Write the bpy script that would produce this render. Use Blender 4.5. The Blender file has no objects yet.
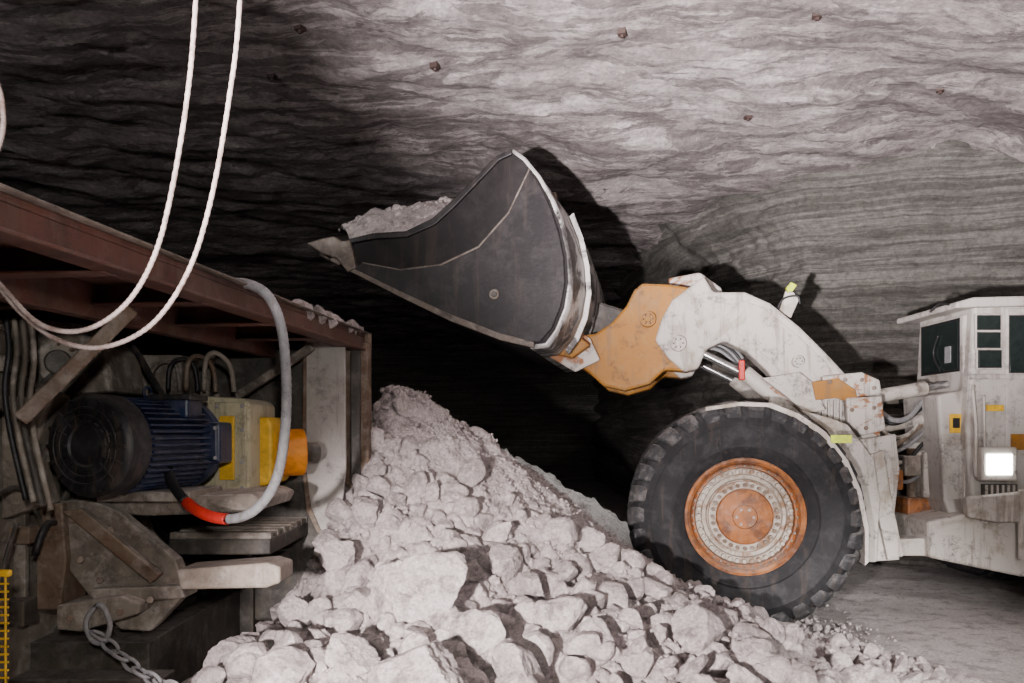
import bpy, bmesh, math, random
import numpy as np
from mathutils import Vector, noise, Matrix
random.seed(7); np.random.seed(7)
F_PX=796.4; HOR=430.0; CH=1.95
CAM=Vector((0,0,CH))
def P(px,py,D): return Vector(((px-512)/F_PX*D, D, CH-(py-HOR)/F_PX*D))
class Fr:
    def __init__(s,O,yaw):
        a=math.radians(yaw); s.O=Vector(O); s.U=Vector((math.cos(a),-math.sin(a),0)); s.V=Vector((0,0,1)); s.W=Vector((math.sin(a),math.cos(a),0))
    def pt(s,u,v,w): return s.O+s.U*u+s.V*v+s.W*w
    def hit(s,px,py,w):
        d=Vector(((px-512)/F_PX,1,(HOR-py)/F_PX)); P0=s.O+s.W*w
        t=s.W.dot(P0-CAM)/s.W.dot(d); q=CAM+d*t-s.O
        return (q.dot(s.U),q.dot(s.V))
FF=Fr(P(745,517,7.7),10)
RF=Fr((0,8.3,0),0)
# ------------------------------------------------ materials
def nt(name):
    m=bpy.data.materials.new(name); m.use_nodes=True; t=m.node_tree
    b=t.nodes['Principled BSDF']; return m,t,b
def N(t,typ,**k):
    n=t.nodes.new(typ)
    for a,v in k.items(): setattr(n,a,v)
    return n
def ramp(t,src,p0,p1,c0=(0,0,0,1),c1=(1,1,1,1)):
    r=N(t,'ShaderNodeValToRGB'); r.color_ramp.elements[0].position=p0; r.color_ramp.elements[1].position=p1
    r.color_ramp.elements[0].color=c0; r.color_ramp.elements[1].color=c1
    t.links.new(src,r.inputs[0]); return r.outputs[0]
def mix(t,fac,a,b,mode='MIX'):
    m=N(t,'ShaderNodeMix',data_type='RGBA',blend_type=mode)
    for sock,v in ((m.inputs[0],fac),(m.inputs[6],a),(m.inputs[7],b)):
        if isinstance(v,bpy.types.NodeSocket): t.links.new(v,sock)
        elif isinstance(v,(int,float)): sock.default_value=v
        else: sock.default_value=(v[0],v[1],v[2],1)
    return m.outputs[2]
def noiz(t,vec,scale,detail=8,rough=.6,dist=0):
    n=N(t,'ShaderNodeTexNoise'); n.inputs['Scale'].default_value=scale; n.inputs['Detail'].default_value=min(detail,9)
    n.inputs['Roughness'].default_value=rough; n.inputs['Distortion'].default_value=dist
    t.links.new(vec,n.inputs['Vector']); return n.outputs['Fac']
def mapping(t,vec,scale=(1,1,1),rot=(0,0,0)):
    m=N(t,'ShaderNodeMapping'); m.inputs['Scale'].default_value=scale; m.inputs['Rotation'].default_value=rot
    t.links.new(vec,m.inputs['Vector']); return m.outputs[0]
def math_(t,op,a,b):
    m=N(t,'ShaderNodeMath',operation=op)
    for s,v in ((m.inputs[0],a),(m.inputs[1],b)):
        if isinstance(v,(int,float)): s.default_value=v
        else: t.links.new(v,s)
    return m.outputs[0]
def bump(t,b,h,strength,dist,prev=None):
    n=N(t,'ShaderNodeBump'); n.inputs['Strength'].default_value=strength; n.inputs['Distance'].default_value=dist
    t.links.new(h,n.inputs['Height'])
    if prev: t.links.new(prev,n.inputs['Normal'])
    t.links.new(n.outputs[0],b.inputs['Normal']); return n.outputs[0]
def dusty(name,base,base2=None,patch=(.5,.6),dust=(.50,.47,.44),damt=.5,rough=.6,metal=0,scale=2.5,up=.7,bs=.25,grime=.6,spec=.5):
    m,t,b=nt(name); tc=N(t,'ShaderNodeTexCoord').outputs['Object']
    if base2:
        f=ramp(t,noiz(t,tc,scale,9,.65,.6),patch[0],patch[1]); c=mix(t,f,base,base2)
    else:
        f=noiz(t,tc,scale*2,6); c=mix(t,f,[x*.8 for x in base],[min(1,x*1.2) for x in base])
    f2=ramp(t,noiz(t,tc,scale*2.6,9,.7,.3),.48,.66)
    f2=math_(t,'MULTIPLY',f2,damt)
    c=mix(t,f2,c,dust)
    g=N(t,'ShaderNodeNewGeometry'); s=N(t,'ShaderNodeSeparateXYZ'); t.links.new(g.outputs['Normal'],s.inputs[0])
    u=ramp(t,s.outputs[2],.45,.95); f3=ramp(t,noiz(t,tc,scale*5,8,.7),.3,.55)
    u=math_(t,'MULTIPLY',math_(t,'MULTIPLY',u,f3),up)
    c=mix(t,u,c,dust)
    f4=ramp(t,noiz(t,tc,scale*1.7,9,.72,.5),.52,.60); f4b=ramp(t,noiz(t,tc,scale*11,8,.75),.42,.58)
    c=mix(t,math_(t,'MULTIPLY',math_(t,'MULTIPLY',f4,f4b),grime),c,[x*.22+.008 for x in base])
    f5=ramp(t,noiz(t,mapping(t,tc,(6,6,.6)),scale*.8,7,.65),.54,.62); c=mix(t,math_(t,'MULTIPLY',f5,grime*.55),c,(.12,.085,.06))
    f6=ramp(t,noiz(t,mapping(t,tc,(1,1,1),(.6,.4,.9)),scale*22,4,.7),.66,.70); c=mix(t,math_(t,'MULTIPLY',f6,grime*.8),c,(.03,.025,.02))
    t.links.new(c,b.inputs['Base Color']); b.inputs['Roughness'].default_value=rough; b.inputs['Metallic'].default_value=metal
    b.inputs['Specular IOR Level'].default_value=spec
    bump(t,b,noiz(t,tc,scale*12,8,.7),bs,.01)
    return m
def flat(name,c,rough=.5,metal=0,emit=0):
    m,t,b=nt(name); b.inputs['Roughness'].default_value=rough; b.inputs['Metallic'].default_value=metal
    tc=N(t,'ShaderNodeTexCoord').outputs['Object']
    t.links.new(mix(t,ramp(t,noiz(t,tc,14,8,.7),.4,.7),c,[x*.6 for x in c]),b.inputs['Base Color'])
    if emit: b.inputs['Emission Color'].default_value=(*c,1); b.inputs['Emission Strength'].default_value=emit
    return m
def rockmat(name,dark,mid,light,strata=(0.6,0.6,9),strength=.9,sc=1.0,rot=(0,0,0)):
    m,t,b=nt(name); tc=N(t,'ShaderNodeTexCoord').outputs['Object']
    mp=mapping(t,tc,strata,rot)
    n1=noiz(t,tc,.5*sc,6,.6,.8); c=mix(t,ramp(t,n1,.38,.62),mid,light)
    n2=noiz(t,mp,1.3*sc,9,.72,1.2); c=mix(t,ramp(t,n2,.44,.56),mid,c)
    n3=noiz(t,mp,2.6*sc,9,.75,1.5); c=mix(t,math_(t,'MULTIPLY',ramp(t,n3,.52,.60),.65),c,dark)
    n5=noiz(t,mp,6*sc,9,.75,.6); c=mix(t,math_(t,'MULTIPLY',ramp(t,n5,.56,.62),.6),c,light)
    n6=noiz(t,mp,.9*sc,7,.6,2.5); c=mix(t,math_(t,'MULTIPLY',math_(t,'MULTIPLY',ramp(t,n6,.49,.50),ramp(t,n6,.515,.505)),.6),c,dark)
    n4=noiz(t,tc,14*sc,9,.8); c=mix(t,.85,c,mix(t,ramp(t,n4,.34,.66),(.45,.45,.45),(1.45,1.45,1.45)),'MULTIPLY')
    t.links.new(c,b.inputs['Base Color']); b.inputs['Roughness'].default_value=.85
    p=bump(t,b,n3,strength*.9,.12); p=bump(t,b,n5,strength*.7,.05,p); p=bump(t,b,n4,strength*.9,.045,p); bump(t,b,noiz(t,tc,40,8,.8),.6,.012,p)
    return m
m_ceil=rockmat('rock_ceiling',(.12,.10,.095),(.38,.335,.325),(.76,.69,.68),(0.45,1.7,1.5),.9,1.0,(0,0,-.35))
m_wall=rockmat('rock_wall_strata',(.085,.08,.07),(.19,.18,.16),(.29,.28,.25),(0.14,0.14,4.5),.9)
m_white=dusty('dirty_white_paint',(.53,.49,.445),(.31,.26,.20),(.52,.64),damt=.3,scale=2.2,grime=.85)
m_white2=dusty('worn_white_paint',(.53,.49,.445),(.30,.11,.028),(.55,.59),damt=.25,scale=2.6,grime=.85)
m_cab=dusty('cab_paint',(.50,.47,.435),(.32,.28,.24),(.52,.68),damt=.3,scale=2.0,grime=.65)
m_ochre=dusty('ochre_paint',(.33,.135,.008),(.27,.13,.03),(.52,.66),dust=(.42,.32,.20),damt=.12,scale=2.4,grime=.75,up=.5)
m_rustrim=dusty('rust_rim',(.34,.115,.026),(.15,.055,.022),(.45,.58),dust=(.42,.34,.28),damt=.25,scale=5)
m_hubw=dusty('hub_white',(.44,.39,.33),(.22,.12,.06),(.5,.6),damt=.3,scale=6)
m_bucket=dusty('bucket_steel',(.009,.007,.0075),(.018,.014,.015),(.45,.7),dust=(.085,.075,.07),damt=.14,rough=.6,scale=1.6,up=.5,grime=.2,spec=.25)
m_bucket2=dusty('bucket_wear_plate',(.010,.008,.009),(.022,.018,.019),(.45,.7),dust=(.11,.10,.095),damt=.2,rough=.48,scale=2,up=.6,grime=.2,spec=.3)
m_edge=dusty('bucket_edge_dusty',(.15,.12,.095),(.05,.035,.03),(.45,.62),dust=(.38,.34,.31),damt=.4,rough=.5,metal=.1,scale=3)
m_bright=dusty('scraped_steel',(.58,.56,.54),(.04,.036,.036),(.46,.53),damt=.3,rough=.45,metal=.2,scale=2.2)
m_tyre=dusty('tyre_rubber',(.012,.012,.0135),(.022,.022,.024),(.4,.7),dust=(.11,.108,.11),damt=.2,rough=.75,scale=2.5,up=.7,grime=.3,spec=.3)
m_tread=dusty('tyre_tread',(.017,.017,.019),(.04,.04,.041),(.45,.7),dust=(.22,.21,.205),damt=.4,rough=.8,scale=4,up=.8,grime=.3)
m_brown=dusty('red_primer',(.11,.038,.026),(.055,.03,.024),(.4,.7),dust=(.27,.21,.19),damt=.25,scale=2,up=1)
m_rust=dusty('rusty_steel',(.12,.07,.04),(.22,.17,.125),(.45,.65),damt=.3,scale=3)
m_machine=dusty('machine_grey',(.22,.19,.155),(.10,.08,.065),(.45,.65),dust=(.48,.44,.40),damt=.65,scale=3,up=1)
m_dark=dusty('dark_machine',(.045,.04,.034),(.08,.07,.055),dust=(.28,.26,.24),damt=.3,scale=3)
m_blue=dusty('motor_blue',(.008,.017,.055),(.012,.032,.10),(.5,.7),dust=(.26,.26,.32),damt=.22,rough=.4,scale=3,up=.7)
m_blk=dusty('black_guard',(.010,.010,.012),dust=(.25,.24,.24),damt=.14,rough=.5,scale=4,up=.5)
m_cream=dusty('cream_housing',(.50,.46,.30),(.38,.34,.22),(.5,.7),damt=.3,scale=4)
m_tan=dusty('tan_beam',(.24,.20,.16),(.14,.11,.085),(.45,.65),dust=(.40,.36,.33),damt=.4,scale=4,up=.5)
m_flap=dusty('flap_plate_grey',(.40,.375,.35),(.27,.25,.225),(.45,.65),damt=.3,scale=2)
m_yel=flat('yellow_paint',(.85,.50,.02),.5); m_org=flat('orange_paint',(.80,.27,.01),.45)
m_hose=dusty('grey_hose',(.24,.24,.25),dust=(.42,.40,.39),damt=.5,rough=.6,scale=8,up=.4)
m_rope=dusty('pale_cable',(.24,.19,.17),(.13,.085,.07),(.5,.6),dust=(.34,.30,.28),damt=.4,scale=9,up=.2)
m_red=flat('red_coupling',(.65,.03,.02),.45); m_black=flat('black_rubber',(.015,.015,.016),.5)
m_chrome=flat('chrome_rod',(.6,.6,.6),.2,.9); m_glass=flat('dark_glass',(.02,.028,.026),.08)
m_lamp=flat('lamp_lens',(1,.97,.9),.3,0,20); m_ref=flat('lime_reflector',(.65,.8,.02),.4)
m_bolt=flat('bolt_plate',(.05,.03,.025),.6)
def saltmat(name,a,b_,c_,bs=.7):
    m,t,b=nt(name); tc=N(t,'ShaderNodeTexCoord').outputs['Object']
    c=mix(t,ramp(t,noiz(t,tc,1.2,6,.6),.35,.65),a,b_)
    c=mix(t,ramp(t,noiz(t,tc,6,9,.7),.50,.62),c,c_)
    c=mix(t,.7,c,mix(t,ramp(t,noiz(t,tc,45,8,.8),.36,.64),(.38,.38,.38),(1.3,1.3,1.3)),'MULTIPLY')
    t.links.new(c,b.inputs['Base Color']); b.inputs['Roughness'].default_value=.8
    p=bump(t,b,noiz(t,tc,18,9,.8),bs,.05); bump(t,b,noiz(t,tc,80,6,.8),.8,.012,p)
    return m
m_salt=saltmat('salt_rubble',(.74,.66,.645),(.60,.525,.51),(.36,.31,.30),.85)
m_floor=saltmat('salt_floor',(.70,.65,.63),(.56,.52,.50),(.38,.35,.335))
# ------------------------------------------------ builders
def link(o,parent=None):
    bpy.context.scene.collection.objects.link(o)
    if parent:
        o.parent=parent; o.matrix_parent_inverse=Matrix.Translation(parent.location).inverted()
    return o
def empty(name,loc):
    e=bpy.data.objects.new(name,None); e.location=loc; e.empty_display_size=.2
    bpy.context.scene.collection.objects.link(e); return e
def mk(name,verts,faces,mat,parent=None,smooth=False,bev=0,seg=2):
    me=bpy.data.meshes.new(name); me.from_pydata([tuple(v) for v in verts],[],faces); me.materials.append(mat)
    bm=bmesh.new(); bm.from_mesh(me); bmesh.ops.recalc_face_normals(bm,faces=bm.faces); bm.to_mesh(me); bm.free()
    if smooth:
        for p in me.polygons: p.use_smooth=True
    o=bpy.data.objects.new(name,me); link(o,parent)
    if bev:
        b=o.modifiers.new('bevel','BEVEL'); b.width=bev; b.segments=seg; b.limit_method='ANGLE'; b.angle_limit=math.radians(35)
    return o
def prism_uv(name,uv,fr,w0,w1,mat,parent,bev=.012):
    n=len(uv); v=[fr.pt(a,b,w0) for a,b in uv]+[fr.pt(a,b,w1) for a,b in uv]
    f=[tuple(range(n)),tuple(range(2*n-1,n-1,-1))]+[(i,(i+1)%n,n+(i+1)%n,n+i) for i in range(n)]
    return mk(name,v,f,mat,parent,bev=bev)
def prism(name,pix,fr,w0,w1,mat,parent,bev=.012):
    return prism_uv(name,[fr.hit(x,y,w0) for x,y in pix],fr,w0,w1,mat,parent,bev)
def bx(name,x0,y0,x1,y1,fr,w0,w1,mat,parent,bev=.01):
    return prism(name,[(x0,y0),(x1,y0),(x1,y1),(x0,y1)],fr,w0,w1,mat,parent,bev)
HEXF=[(0,1,2,3),(4,5,6,7),(0,1,5,4),(1,2,6,5),(2,3,7,6),(3,0,4,7)]
def wbox(name,a,b,mat,parent,bev=.01):
    (x0,y0,z0),(x1,y1,z1)=a,b
    v=[(x0,y0,z0),(x1,y0,z0),(x1,y1,z0),(x0,y1,z0),(x0,y0,z1),(x1,y0,z1),(x1,y1,z1),(x0,y1,z1)]
    return mk(name,v,HEXF,mat,parent,bev=bev)
def beam(name,p0,p1,sx,sz,mat,parent,bev=.008):
    p0=Vector(p0);p1=Vector(p1); d=(p1-p0).normalized(); up=Vector((0,0,1)) if abs(d.z)<.9 else Vector((1,0,0))
    a=d.cross(up).normalized(); b=a.cross(d).normalized(); v=[]
    for p in (p0,p1):
        for s,q in ((-1,-1),(1,-1),(1,1),(-1,1)): v.append(p+a*s*sx/2+b*q*sz/2)
    return mk(name,v,HEXF,mat,parent,bev=bev)
def basis(ax):
    ax=Vector(ax).normalized(); up=Vector((0,0,1)) if abs(ax.z)<.9 else Vector((1,0,0))
    a=ax.cross(up).normalized(); return ax,a,a.cross(ax).normalized()
def lathe(name,O,axis,prof,mat,parent,seg=64,smooth=True):
    ax,a,b=basis(axis); v=[];f=[]; O=Vector(O); n=len(prof)
    for i in range(seg):
        t=2*math.pi*i/seg; d=a*math.cos(t)+b*math.sin(t)
        for r,h in prof: v.append(O+ax*h+d*max(r,1e-4))
    for i in range(seg):
        j=(i+1)%seg
        for k in range(n-1): f.append((i*n+k,j*n+k,j*n+k+1,i*n+k+1))
    o=mk(name,v,f,mat,parent,smooth)
    if smooth: o.data.set_sharp_from_angle(angle=math.radians(35))
    return o
def cyl(name,p0,p1,r,mat,parent,seg=24,r1=None):
    p0=Vector(p0);p1=Vector(p1); L_=(p1-p0).length; r1=r if r1 is None else r1; c=min(.01,r*.15)
    return lathe(name,p0,p1-p0,[(0,0),(r-c,0),(r,c),(r1,L_-c),(r1-c,L_),(0,L_)],mat,parent,seg)
def crom(pts,sub=8,closed=False):
    pts=[Vector(p) for p in pts]; n=len(pts); out=[]
    for i in range(n if closed else n-1):
        if closed: p0,p1,p2,p3=[pts[(i+k)%n] for k in (-1,0,1,2)]
        else: p0,p1,p2,p3=pts[max(i-1,0)],pts[i],pts[i+1],pts[min(i+2,n-1)]
        for s in range(sub):
            t=s/sub; out.append(.5*((2*p1)+(p2-p0)*t+(2*p0-5*p1+4*p2-p3)*t*t+(3*p1-p0-3*p2+p3)*t**3))
    if not closed: out.append(pts[-1])
    return out
def tube(name,pts,r,mat,parent,sub=8,seg=10,closed=False,rib=0):
    c=crom(pts,sub,closed); n=len(c); v=[];f=[]; prev=None
    for i,p in enumerate(c):
        d=(c[(i+1)%n]-c[i-1]) if closed else (c[min(i+1,n-1)]-c[max(i-1,0)])
        d.normalize()
        if prev is None: _,a,b=basis(d)
        else: a=(prev-d*prev.dot(d)).normalized(); b=d.cross(a)
        prev=a; rr=r*(1+(rib if i%2 else -rib))
        for k in range(seg):
            t=2*math.pi*k/seg; v.append(p+(a*math.cos(t)+b*math.sin(t))*rr)
    for i in range(n if closed else n-1):
        j=(i+1)%n
        for k in range(seg): f.append((i*seg+k,i*seg+(k+1)%seg,j*seg+(k+1)%seg,j*seg+k))
    if not closed: f.append(tuple(range(seg))); f.append(tuple(range((n-1)*seg,n*seg)))
    return mk(name,v,f,mat,parent,True)
def sstep(a,b,x):
    t=min(1,max(0,(x-a)/(b-a))); return t*t*(3-2*t)
def fbm(v,o=5): return noise.fractal(Vector(v),1.0,2.1,o)
# ------------------------------------------------ room shell
def grid(name,nx,ny,fn,mat,parent=None,smooth=True):
    v=[fn(i/(nx-1),j/(ny-1)) for j in range(ny) for i in range(nx)]
    f=[(j*nx+i,j*nx+i+1,(j+1)*nx+i+1,(j+1)*nx+i) for j in range(ny-1) for i in range(nx-1)]
    me=bpy.data.meshes.new(name); me.from_pydata(v,[],f); me.materials.append(mat)
    for p in me.polygons: p.use_smooth=smooth
    o=bpy.data.objects.new(name,me); return link(o,parent)
ZC=5.55
def terr(t,k): return (math.floor(t*k)+sstep(.3,.7,t*k-math.floor(t*k)))/k
def ceil_z(x,y):
    n=fbm((x*.3,y*.3,3),4); t=fbm((x*.45+y*.2,y*1.1-x*.35,9),7)
    t2=fbm((x*1.6+y*.5,y*2.6-x*.8,5),5)
    return ZC+.16*n+.10*terr(t,5)+.04*terr(t2,3)+.015*fbm((x*5,y*5,1),4)-.02*max(0,y-8)
def ceil_fn(s,t):
    x=-11+24*s; y=-5+37*(t**1.35)
    return (x,y,ceil_z(x,y))
grid('ceiling',380,400,ceil_fn,m_ceil)
WP=crom([Vector((14,9.6,0)),Vector((9,10.6,0)),Vector((6,11.3,0)),Vector((4.5,12.0,0)),Vector((3.8,13.2,0)),Vector((3.5,16,0)),Vector((3.3,22,0)),Vector((3.2,32,0))],20)
def wall_fn(s,t):
    k=s**1.3*(len(WP)-1); i=min(int(k),len(WP)-2); p=WP[i].lerp(WP[i+1],k-i); d=(WP[i+1]-WP[i]).normalized(); nrm=Vector((-d.y,d.x,0))
    if nrm.dot(Vector((-3,6,0))-p)<0: nrm=-nrm
    z=-.1+6.1*t; L_=k*.25
    st=terr(fbm((L_*.10+3,p.y*.05,z*2.8),6),6)
    o=.24*st+.14*fbm((L_*.5,z*.6,5),3)+.04*fbm((L_*1.5,z*7,2),4)+1.3*sstep(4.1,6,z)**1.6
    q=p+nrm*o; return (q.x,q.y,z)
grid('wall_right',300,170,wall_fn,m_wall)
def wl(s,t):
    y=-5+37*s; z=-.1+6.1*t; return (-8.5-.3*fbm((y*.4,z*1.6,2),5)+1.2*sstep(4,6,z),y,z)
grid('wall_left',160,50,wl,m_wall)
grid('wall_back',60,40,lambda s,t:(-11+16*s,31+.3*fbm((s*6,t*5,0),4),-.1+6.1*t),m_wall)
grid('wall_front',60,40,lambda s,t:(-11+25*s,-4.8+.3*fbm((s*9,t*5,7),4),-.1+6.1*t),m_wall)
grid('floor',300,360,lambda s,t:(-11+25*s,-5+37*t,-.02+.04*fbm((s*18,t*28,0),7)),m_floor)
v=[];f=[]
for (px,py) in [(817,43),(622,51),(748,127),(435,75),(832,185),(272,88),(940,110),(985,178),(300,47)]:
    D=(ZC-.12-CH)*F_PX/(HOR-py); q=P(px,py,D); z=ceil_z(q.x,q.y)-.02; s=.055; a=random.uniform(.3,1.2); k=len(v)
    for zz in (z-.015,z+.08):
        for j in range(4): v.append((q.x+s*math.cos(a+j*math.pi/2),q.y+s*math.sin(a+j*math.pi/2),zz))
    f+=[(k,k+1,k+2,k+3)]+[(k+j,k+(j+1)%4,k+4+(j+1)%4,k+4+j) for j in range(4)]
    k=len(v)
    for zz,rr in ((z-.04,.018),(z,.022)):
        for j in range(6): v.append((q.x+rr*math.cos(j*math.pi/3),q.y+rr*math.sin(j*math.pi/3),zz))
    f+=[tuple(range(k,k+6))]+[(k+j,k+(j+1)%6,k+6+(j+1)%6,k+6+j) for j in range(6)]
mk('roof_bolt_plates',v,f,m_bolt)
# ------------------------------------------------ rubble
def segd(x,y,ax,ay,bx_,by):
    dx,dy=bx_-ax,by-ay; t=max(0,min(1,((x-ax)*dx+(y-ay)*dy)/(dx*dx+dy*dy))); return math.hypot(x-ax-t*dx,y-ay-t*dy),t
def pile(x,y):
    d=math.sqrt((x+1.1)**2+(y-7.3)**2+.12)
    c=2.60-.80*d+ .1*max(0,d-2.2)-1.5*max(0,-1.15-x)
    dd,t=segd(x,y,-.9,4.4,1.1,5.8); a=(.70-.22*t)*(1-(dd/1.65)**2)
    dd,t=segd(x,y,-1,6.4,2.5,6.1); b=(.32-.14*t)*(1-(dd/1.2)**2)
    e=1.78-.60*math.hypot(x+.25,y-9.9)
    k=max(a,b); h=max(c,k)+.12*math.exp(-((c-k)/.3)**2); h=max(h,e)
    if y<6.2: h*=sstep(-2.45,-1.7,x)
    return h
def pile_n(x,y):
    h=pile(x,y)
    if h<-.3: return h
    n=.14*fbm((x*1.5,y*1.5,0),5)+.08*abs(fbm((x*5,y*5,4),5))+.03*terr(fbm((x*3.3,y*3.3,8),4),3)
    return h+n*(.3+.7*sstep(-.1,.4,h))-.03
rub=empty('salt_rubble_pile',(-.4,6,0))
grid('pile_surface',420,480,lambda s,t:(-2.9+6.7*s,3.3+10*t,max(-.12,pile_n(-2.9+6.7*s,3.3+10*t))),m_salt,rub)
def rockproto(sub,nseed):
    bm=bmesh.new(); bmesh.ops.create_icosphere(bm,subdivisions=sub,radius=1)
    pl=[]
    for i in range(random.randint(8,13)):
        q=Vector((random.gauss(0,1),random.gauss(0,1),random.gauss(0,1))).normalized(); pl.append((q,random.uniform(.45,.8)))
    sc=Vector((1,random.uniform(.55,1),random.uniform(.5,.9)))
    co=[]
    for x in bm.verts:
        d=x.co.normalized(); r=1.0
        for q,k in pl:
            dt=d.dot(q)
            if dt>1e-3: r=min(r,k/dt)
        if sub>=3: r*=1+.07*fbm(d*2.5+Vector((nseed,0,0)),5)+.03*fbm(d*9+Vector((nseed,0,0)),4)
        co.append((d.x*r*sc.x,d.y*r*sc.y,d.z*r*sc.z))
    fc=[tuple(y.index for y in g.verts) for g in bm.faces]; bm.free(); return (np.array(co),fc)
PR={s:[rockproto(s,k*7.3) for k in range(c)] for s,c in ((1,24),(2,30),(3,16),(5,12))}
def scatter(name,items,mat,parent,lv=None):
    V=[];Fc=[];n=0
    for (p,s,flatk) in items:
        lev=lv or (1 if s<.03 else 2 if s<.06 else 3)
        pv,pf=random.choice(PR[lev]); e=Matrix.Rotation(random.uniform(0,6.28),3,'Z')@Matrix.Rotation(random.uniform(-1.2,1.2),3,'X')@Matrix.Rotation(random.uniform(-1.2,1.2),3,'Y')
        q=(pv*s)@np.array(e).T; q[:,2]*=flatk; q+=np.array(p); V.append(q); Fc+=[tuple(i+n for i in fc) for fc in pf]; n+=len(pv)
    me=bpy.data.meshes.new(name); me.from_pydata(np.vstack(V).tolist(),[],Fc); me.materials.append(mat)
    return link(bpy.data.objects.new(name,me),parent)
items=[]
for i in range(23000):
    x=random.uniform(-2.5,3.3); y=random.uniform(3.7,8.2); h=pile(x,y)
    if h<.0:
        if h<-.6 or random.random()>.25: continue
    s=.009*(1-random.random())**(-.62); s=min(s,.12)
    if x>-.95 and y>6.2 and pile(x,y)>.45: s=min(s,.026)
    if h<.12: s=min(s,.05)
    items.append(((x,y,max(0,pile_n(x,y))+s*.25),s,1))
for i in range(280):
    x=random.uniform(-1.95,1.9); y=random.uniform(3.9,6.4)
    if pile(x,y)<.15: continue
    s=.06+.13*random.random()**2; items.append(((x,y,pile_n(x,y)+s*.4),s,1))
scatter('salt_chunks',items,m_salt,rub)
def onpile(px,py,s,lift=.6):
    D=3.9
    while D<8.5:
        q=P(px,py,D)
        if q.z<=max(0,pile(q.x,q.y))+s*lift: break
        D+=.02
    return ((q.x,q.y,q.z),s,.9)
bigs=[onpile(*a) for a in [(422,588,.38),(208,612,.24),(255,635,.19),(700,632,.22),(650,588,.17),(415,676,.32),(788,640,.18),(340,560,.19),(505,560,.19),(560,620,.20),(300,610,.20),(480,640,.22),(530,585,.15),(360,600,.16),(600,640,.18),(345,660,.20),(640,660,.15),(450,540,.14),(390,520,.13),(585,590,.16),(230,655,.17),(190,640,.15),(740,650,.12),(520,670,.2),(290,660,.18),(835,655,.09),(770,670,.12),(690,672,.15),(870,672,.07)]]
scatter('salt_boulders',bigs,m_salt,rub,5)
gr=[]
for i in range(1500):
    x=random.uniform(-2.4,3.6); y=random.uniform(5.2,9); s=.009*(1-random.random())**(-.55); gr.append(((x,y,.0),min(s,.045),1))
scatter('floor_gravel',gr,m_floor,rub)
# ------------------------------------------------ loader
L=empty('wheel_loader',(3.5,9,0))
def wheel(tag,O,axis):
    ax,a,b=basis(axis); O=Vector(O)
    lathe(tag+'_tyre',O,axis,[(.55,.12),(.57,.05),(.62,.01),(.66,-.01),(.68,-.022),(.70,-.01),(.80,-.03),(.88,-.03),(.90,-.042),(.92,-.03),(1.0,.0),(1.06,.05),(1.09,.14),(1.10,.42),(1.09,.70),(1.05,.78),(.95,.83),(.7,.85),(.55,.75)],m_tyre,L,96)
    v=[];f=[]; n=30; sec=[(.95,-.012),(1.02,-.022),(1.085,.015),(1.125,.08),(1.135,.2),(1.135,.44),(1.05,.44),(1.0,.12)]
    for side in (0,1):
        for k in range(n):
            base=2*math.pi*(k+.5*side)/n; wd=2*math.pi/n*.39; m=len(v)
            for sg in (-1,1):
                for r,w in sec:
                    t=base+sg*wd*(1.0 if r>1.03 else .9)+w*.28
                    ww=w if not side else .83-w
                    v.append(O+ax*ww+(a*math.cos(t)+b*math.sin(t))*(r+random.uniform(-.006,.006)))
            q=len(sec); f+=[tuple(range(m,m+q)),tuple(range(m+2*q-1,m+q-1,-1))]+[(m+i,m+(i+1)%q,m+q+(i+1)%q,m+q+i) for i in range(q)]
    mk(tag+'_tread_lugs',v,f,m_tread,L,bev=.02)
    lathe(tag+'_rim',O,axis,[(.56,.12),(.575,.03),(.57,.0),(.545,-.01),(.52,.01),(.505,.07),(.50,.075),(.49,.05),(.475,.05),(.465,.12)],m_rustrim,L,80)
    lathe(tag+'_rim_disc',O,axis,[(.47,.12),(.46,.10),(.41,.09),(.40,.14),(.365,.15),(.355,.08),(.345,.075)],m_hubw,L,80)
    lathe(tag+'_hub',O,axis,[(.35,.10),(.345,.055),(.27,.045),(.262,.02),(.25,.012),(.12,.005),(.11,-.01),(.0,-.012)],m_rustrim,L,64)
    lathe(tag+'_hub_ring',O,axis,[(.345,.06),(.34,.045),(.275,.038),(.27,.06)],m_hubw,L,64)
    for mt,lst in ((m_hubw,((40,.437,.021,.035),(6,.08,.014,-.03))),(m_rust,((28,.307,.019,-.01),(40,.49,.012,.03)))):
        v=[];f=[]
        for n,r,s,h in lst:
            for k in range(n):
                t=2*math.pi*k/n; c=O+(a*math.cos(t)+b*math.sin(t))*r; m=len(v)
                for hh in (h,h+.06):
                    for j in range(6):
                        g=j*math.pi/3; v.append(c+ax*hh+(a*math.cos(g)+b*math.sin(g))*s)
                f+=[tuple(range(m,m+6))]+[(m+j,m+(j+1)%6,m+6+(j+1)%6,m+6+j) for j in range(6)]
        mk(tag+'_wheel_nuts',v,f,mt,L)
    lathe(tag+'_back',O,axis,[(0,.5),(.5,.5),(.52,.7),(.56,.78)],m_dark,L,40)
W=FF.W
wheel('front_near',FF.O,W)
wheel('front_far',FF.pt(0,0,3.2),-W)
wheel('rear_near',Vector((6.45,7.9,1.11)),Vector((0,1,0)))
wheel('rear_far',Vector((6.45,11.1,1.11)),Vector((0,-1,0)))
cyl('front_axle',FF.pt(0,0,.7),FF.pt(0,0,2.5),.24,m_dark,L)
cyl('rear_axle',(6.45,8.6,1.11),(6.45,10.4,1.11),.24,m_dark,L)
BW0,BW1=-.12,3.3
back=[(512,151),(524,160),(538,177),(551,200),(561,226),(567,254),(569,282),(565,308),(556,330),(546,344)]
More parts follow.
